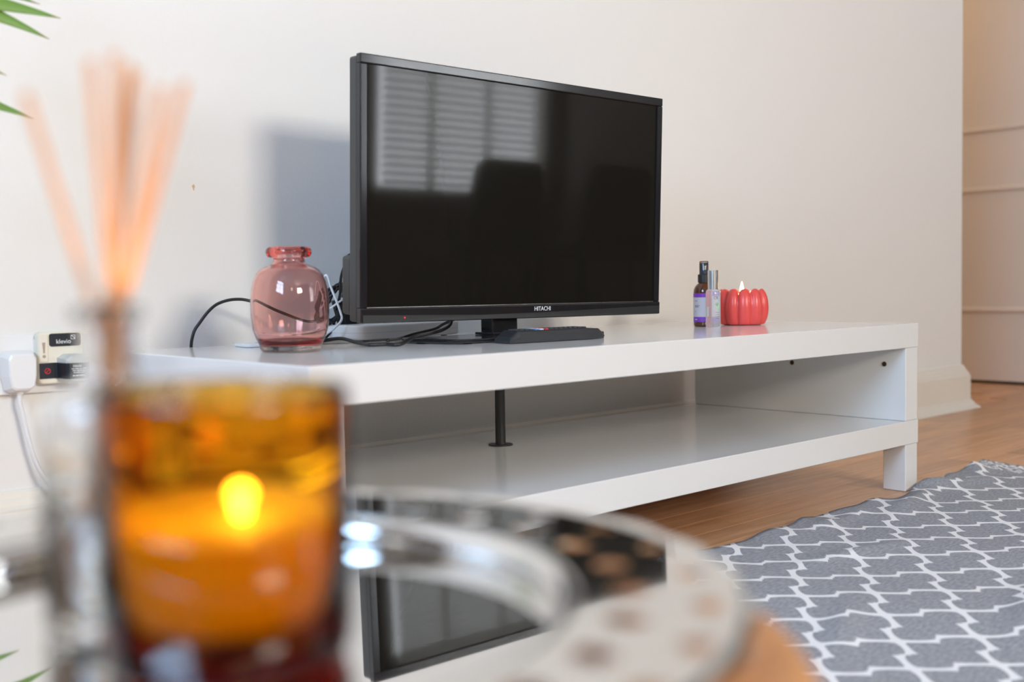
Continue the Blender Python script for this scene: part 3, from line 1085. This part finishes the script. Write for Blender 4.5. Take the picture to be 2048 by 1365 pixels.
# ------------------------------------------------------------------ side table, tray, candle, diffuser in the foreground
TC = Vector((-1.997, -.721, 0))
tb = thing('side_table', 'small round orange wooden table under the silver tray in the foreground', 'table', TC)
bm = lathe([(0, .280), (.215, .280), (.224, .284), (.227, .290), (.227, .299), (.224, .304), (.218, .306), (0, .306)], 72)
n_, l_, b_ = nodes(M['oak'])
tc_ = n_.new('ShaderNodeTexCoord')
mp_ = n_.new('ShaderNodeMapping')
mp_.inputs['Scale'].default_value = (4, 40, 10)
nz_ = n_.new('ShaderNodeTexNoise')
rp_ = n_.new('ShaderNodeValToRGB')
rp_.color_ramp.elements[0].color = (.50, .20, .055, 1)
rp_.color_ramp.elements[1].color = (.72, .35, .13, 1)
l_.new(tc_.outputs['Object'], mp_.inputs[0])
l_.new(mp_.outputs[0], nz_.inputs[0])
l_.new(nz_.outputs['Fac'], rp_.inputs[0])
l_.new(rp_.outputs[0], b_.inputs['Base Color'])
obj('table_top', bm, M['oak'], tb, smooth=False)
for k in range(3):
    a = R(100 + 120 * k)
    obj('leg', tube([(.12 * math.cos(a), .12 * math.sin(a), .281), (.19 * math.cos(a), .19 * math.sin(a), .0)], lambda f: .017 - .006 * f, 14, smooth_pts=False), M['oak'], tb)

ZT = .3063
tray = thing('mirror_tray', 'round polished silver tray with pierced rim holding candle and diffuser', 'tray', (TC.x, TC.y, ZT))
ZW, ZF = .3125 - ZT, .3252 - ZT
obj('tray_well', lathe([(0, ZW), (.134, ZW), (.134, ZW - .003), (0, ZW - .003)], 96), M['mirror'], tray)
obj('tray_foot', lathe([(.105, 0), (.115, 0), (.113, ZW - .003), (.106, ZW - .003)], 64, close=True), M['mirror'], tray)
prof = []
for k in range(13):
    f = k / 12
    prof.append((.133 + .010 * (f ** 2.6), ZW + (ZF - ZW) * math.sin(f * PI / 2) ** .9))
prof2 = [(r + .0015, z - .0025) for r, z in prof]
obj('tray_step', lathe(prof + prof2[::-1], 128, close=True), M['mirror'], tray, smooth=True)


def pierced_rim():
    # flat rim between r0 and r1 with two staggered rows of oval openings
    r0, r1 = .143, .204
    NH = 27
    per = 16                       # angular cells per hole pitch
    n = NH * per
    rr = [r0 + (r1 - r0) * k / 28 for k in range(29)]
    bm = bmesh.new()
    V = {}

    def inhole(a, r):
        for rc, off, ta, ra in ((.1610, .5, .0076, .0072), (.1880, .0, .0070, .0052)):
            ph = (a / (2 * PI) * NH + off + .32) % 1.0 - .5
            t = ph * 2 * PI / NH * rc
            if (t / ta) ** 2 + ((r - rc) / ra) ** 2 < 1:
                return True
        return False

    def vert(i, k):
        i %= n
        if (i, k) not in V:
            a = 2 * PI * i / n
            r = rr[k]
            z = ZF + .0015 * max(0, (r - .196) / .008) ** 2
            edge = 1 + (.006 * math.cos(a * NH) if k == len(rr) - 1 else 0)
            V[(i, k)] = bm.verts.new((r * edge * math.cos(a), r * edge * math.sin(a), z))
        return V[(i, k)]
    for i in range(n):
        for k in range(len(rr) - 1):
            a = 2 * PI * (i + .5) / n
            if not inhole(a, (rr[k] + rr[k + 1]) / 2):
                f = bm.faces.new((vert(i, k), vert(i, k + 1), vert(i + 1, k + 1), vert(i + 1, k)))
    bmesh.ops.recalc_face_normals(bm, faces=bm.faces[:])
    return bm


pr = obj('pierced_rim', pierced_rim(), M['pierced'], tray)
sm = pr.modifiers.new('s', 'SOLIDIFY')
sm.thickness = .0010
sm.offset = -1

ZS = .3130
cn = thing('amber_candle', 'large burning candle in an amber glass tumbler on the silver tray', 'candle', (-2.007, -.7615, ZS))
go = [(0, 0), (.036, 0), (.0395, .0015), (.0412, .006), (.0423, .012), (.0425, .090), (.0421, .0935), (.0412, .0945), (.0402, .0935), (.0398, .090), (.0396, .014), (.036, .0105), (0, .0100)]
obj('tumbler', lathe(go, 96), M['amber'], cn, smooth=True)
obj('wax', lathe([(0, .0143), (.0300, .0150), (.0365, .0190), (.0390, .028), (.0392, .0480), (.0385, .0495), (.0350, .0470), (0, .0435)], 64), M['wax_white'], cn, smooth=True)
obj('wick', tube([(.004, -.002, .042), (.004, -.002, .045), (.0046, -.002, .048)], .0009, 8), M['wick'], cn)
obj('flame', flame_bm(.0075, .0025), M['flame_amber'], cn, (.0046, -.002, .0455), smooth=True)
point('flame_light_large', (-2.0024, -.7635, ZS + .054), .9, (1, .55, .18), .004)

df = thing('reed_diffuser', 'clear glass diffuser bottle behind the amber candle on the tray', 'diffuser', (-2.0166, -.6915, ZS))
do = [(0, 0), (.0235, 0), (.0256, .002), (.0260, .005), (.0260, .080), (.0250, .085), (.0215, .089), (.0150, .0915), (.0112, .094), (.0102, .098), (.0102, .115), (.0130, .1165), (.0138, .119), (.0132, .1215), (.0115, .1225),
      (.0085, .1220), (.0082, .098), (.0092, .0945), (.0140, .0900), (.0205, .0872), (.0232, .084), (.0240, .079), (.0240, .009), (.0220, .0065), (0, .006)]
obj('bottle', lathe(do, 64), M['clear'], df, smooth=True)
obj('scented_oil', lathe([(0, .0062), (.0218, .0067), (.02385, .0092), (.02385, .040), (0, .040)], 48), M['oil'], df, smooth=False)

# reeds: every reed leans from its foot in the bottle through the neck to its tip
DB = Vector((-2.0166, -.6915, ZS))
right = Vector((.7315, -.6817, 0)).normalized()
away = Vector((.6817, .7315, 0)).normalized()
reeds = [(-.0268, .000, .202, 'reed leaning farthest left out of the clear diffuser bottle'),
         (-.0036, -.006, .213, 'thick looking reed standing just left of centre in the diffuser'),
         (.0062, -.012, .215, 'middle reed of the diffuser nearest the camera'),
         (.0085, .014, .216, 'middle reed of the diffuser standing nearest the wall'),
         (.0125, .006, .212, 'reed leaning slightly right of centre in the diffuser'),
         (.0235, -.010, .203, 'second reed from the right in the diffuser'),
         (.0300, .004, .207, 'reed leaning farthest right out of the clear diffuser bottle')]
NK = .118
for k, (dx, dy, hz, lb) in enumerate(reeds):
    tip = right * dx + away * dy + Vector((0, 0, hz))
    ang = k * 2 * PI / 7
    hor = right * dx + away * dy
    side = Vector((-hor.y, hor.x, 0)).normalized() * .0034
    nk = Vector((hor.x * .12, hor.y * .12, NK)) + side
    tip = tip + side
    foot_z = .008
    d = (tip - nk)
    ft = nk - d * ((NK - foot_z) / d.z)
    h2 = Vector((ft.x, ft.y, 0))
    if h2.length > .019:
        ft = Vector((h2.x * .019 / h2.length, h2.y * .019 / h2.length, foot_z))
    o = obj('reed', tube([DB + ft, DB + nk, DB + tip], .0017, 10, smooth_pts=False), M['reed'])
    tag(o, lb, 'reed', 'reeds in the diffuser')

# ------------------------------------------------------------------ dining chairs, table and curtain behind the viewpoint (mirrored in the screen)
def chair(x, y, rz, label):
    t = thing('dining_chair', label, 'chair', (x, y, 0), rz, 'chairs mirrored in the screen')
    bm = prism([(-.20, -.02), (.20, -.02), (.165, .34), (.13, .38), (-.13, .38), (-.165, .34)], 0, .05, .012)
    xform(bm, Matrix.Translation((0, .20, .44)) @ Matrix.Rotation(R(82), 4, 'X'))
    obj('backrest', bm, M['chairfabric'], t)
    obj('seat', prism(rrect(.44, .44, .07), .42, .48, .012), M['chairfabric'], t)
    for sx in (-.17, .17):
        for sy in (-.17, .17):
            obj('leg', tube([(sx * .8, sy * .8, .43), (sx, sy, 0)], .014, 10, smooth_pts=False), M['matteblack'], t)
    return t


chair(.69, -2.05, R(0), 'dark dining chair mirrored at the centre of the screen')
chair(1.17, -1.9, R(0), 'dark dining chair mirrored right of centre in the screen')
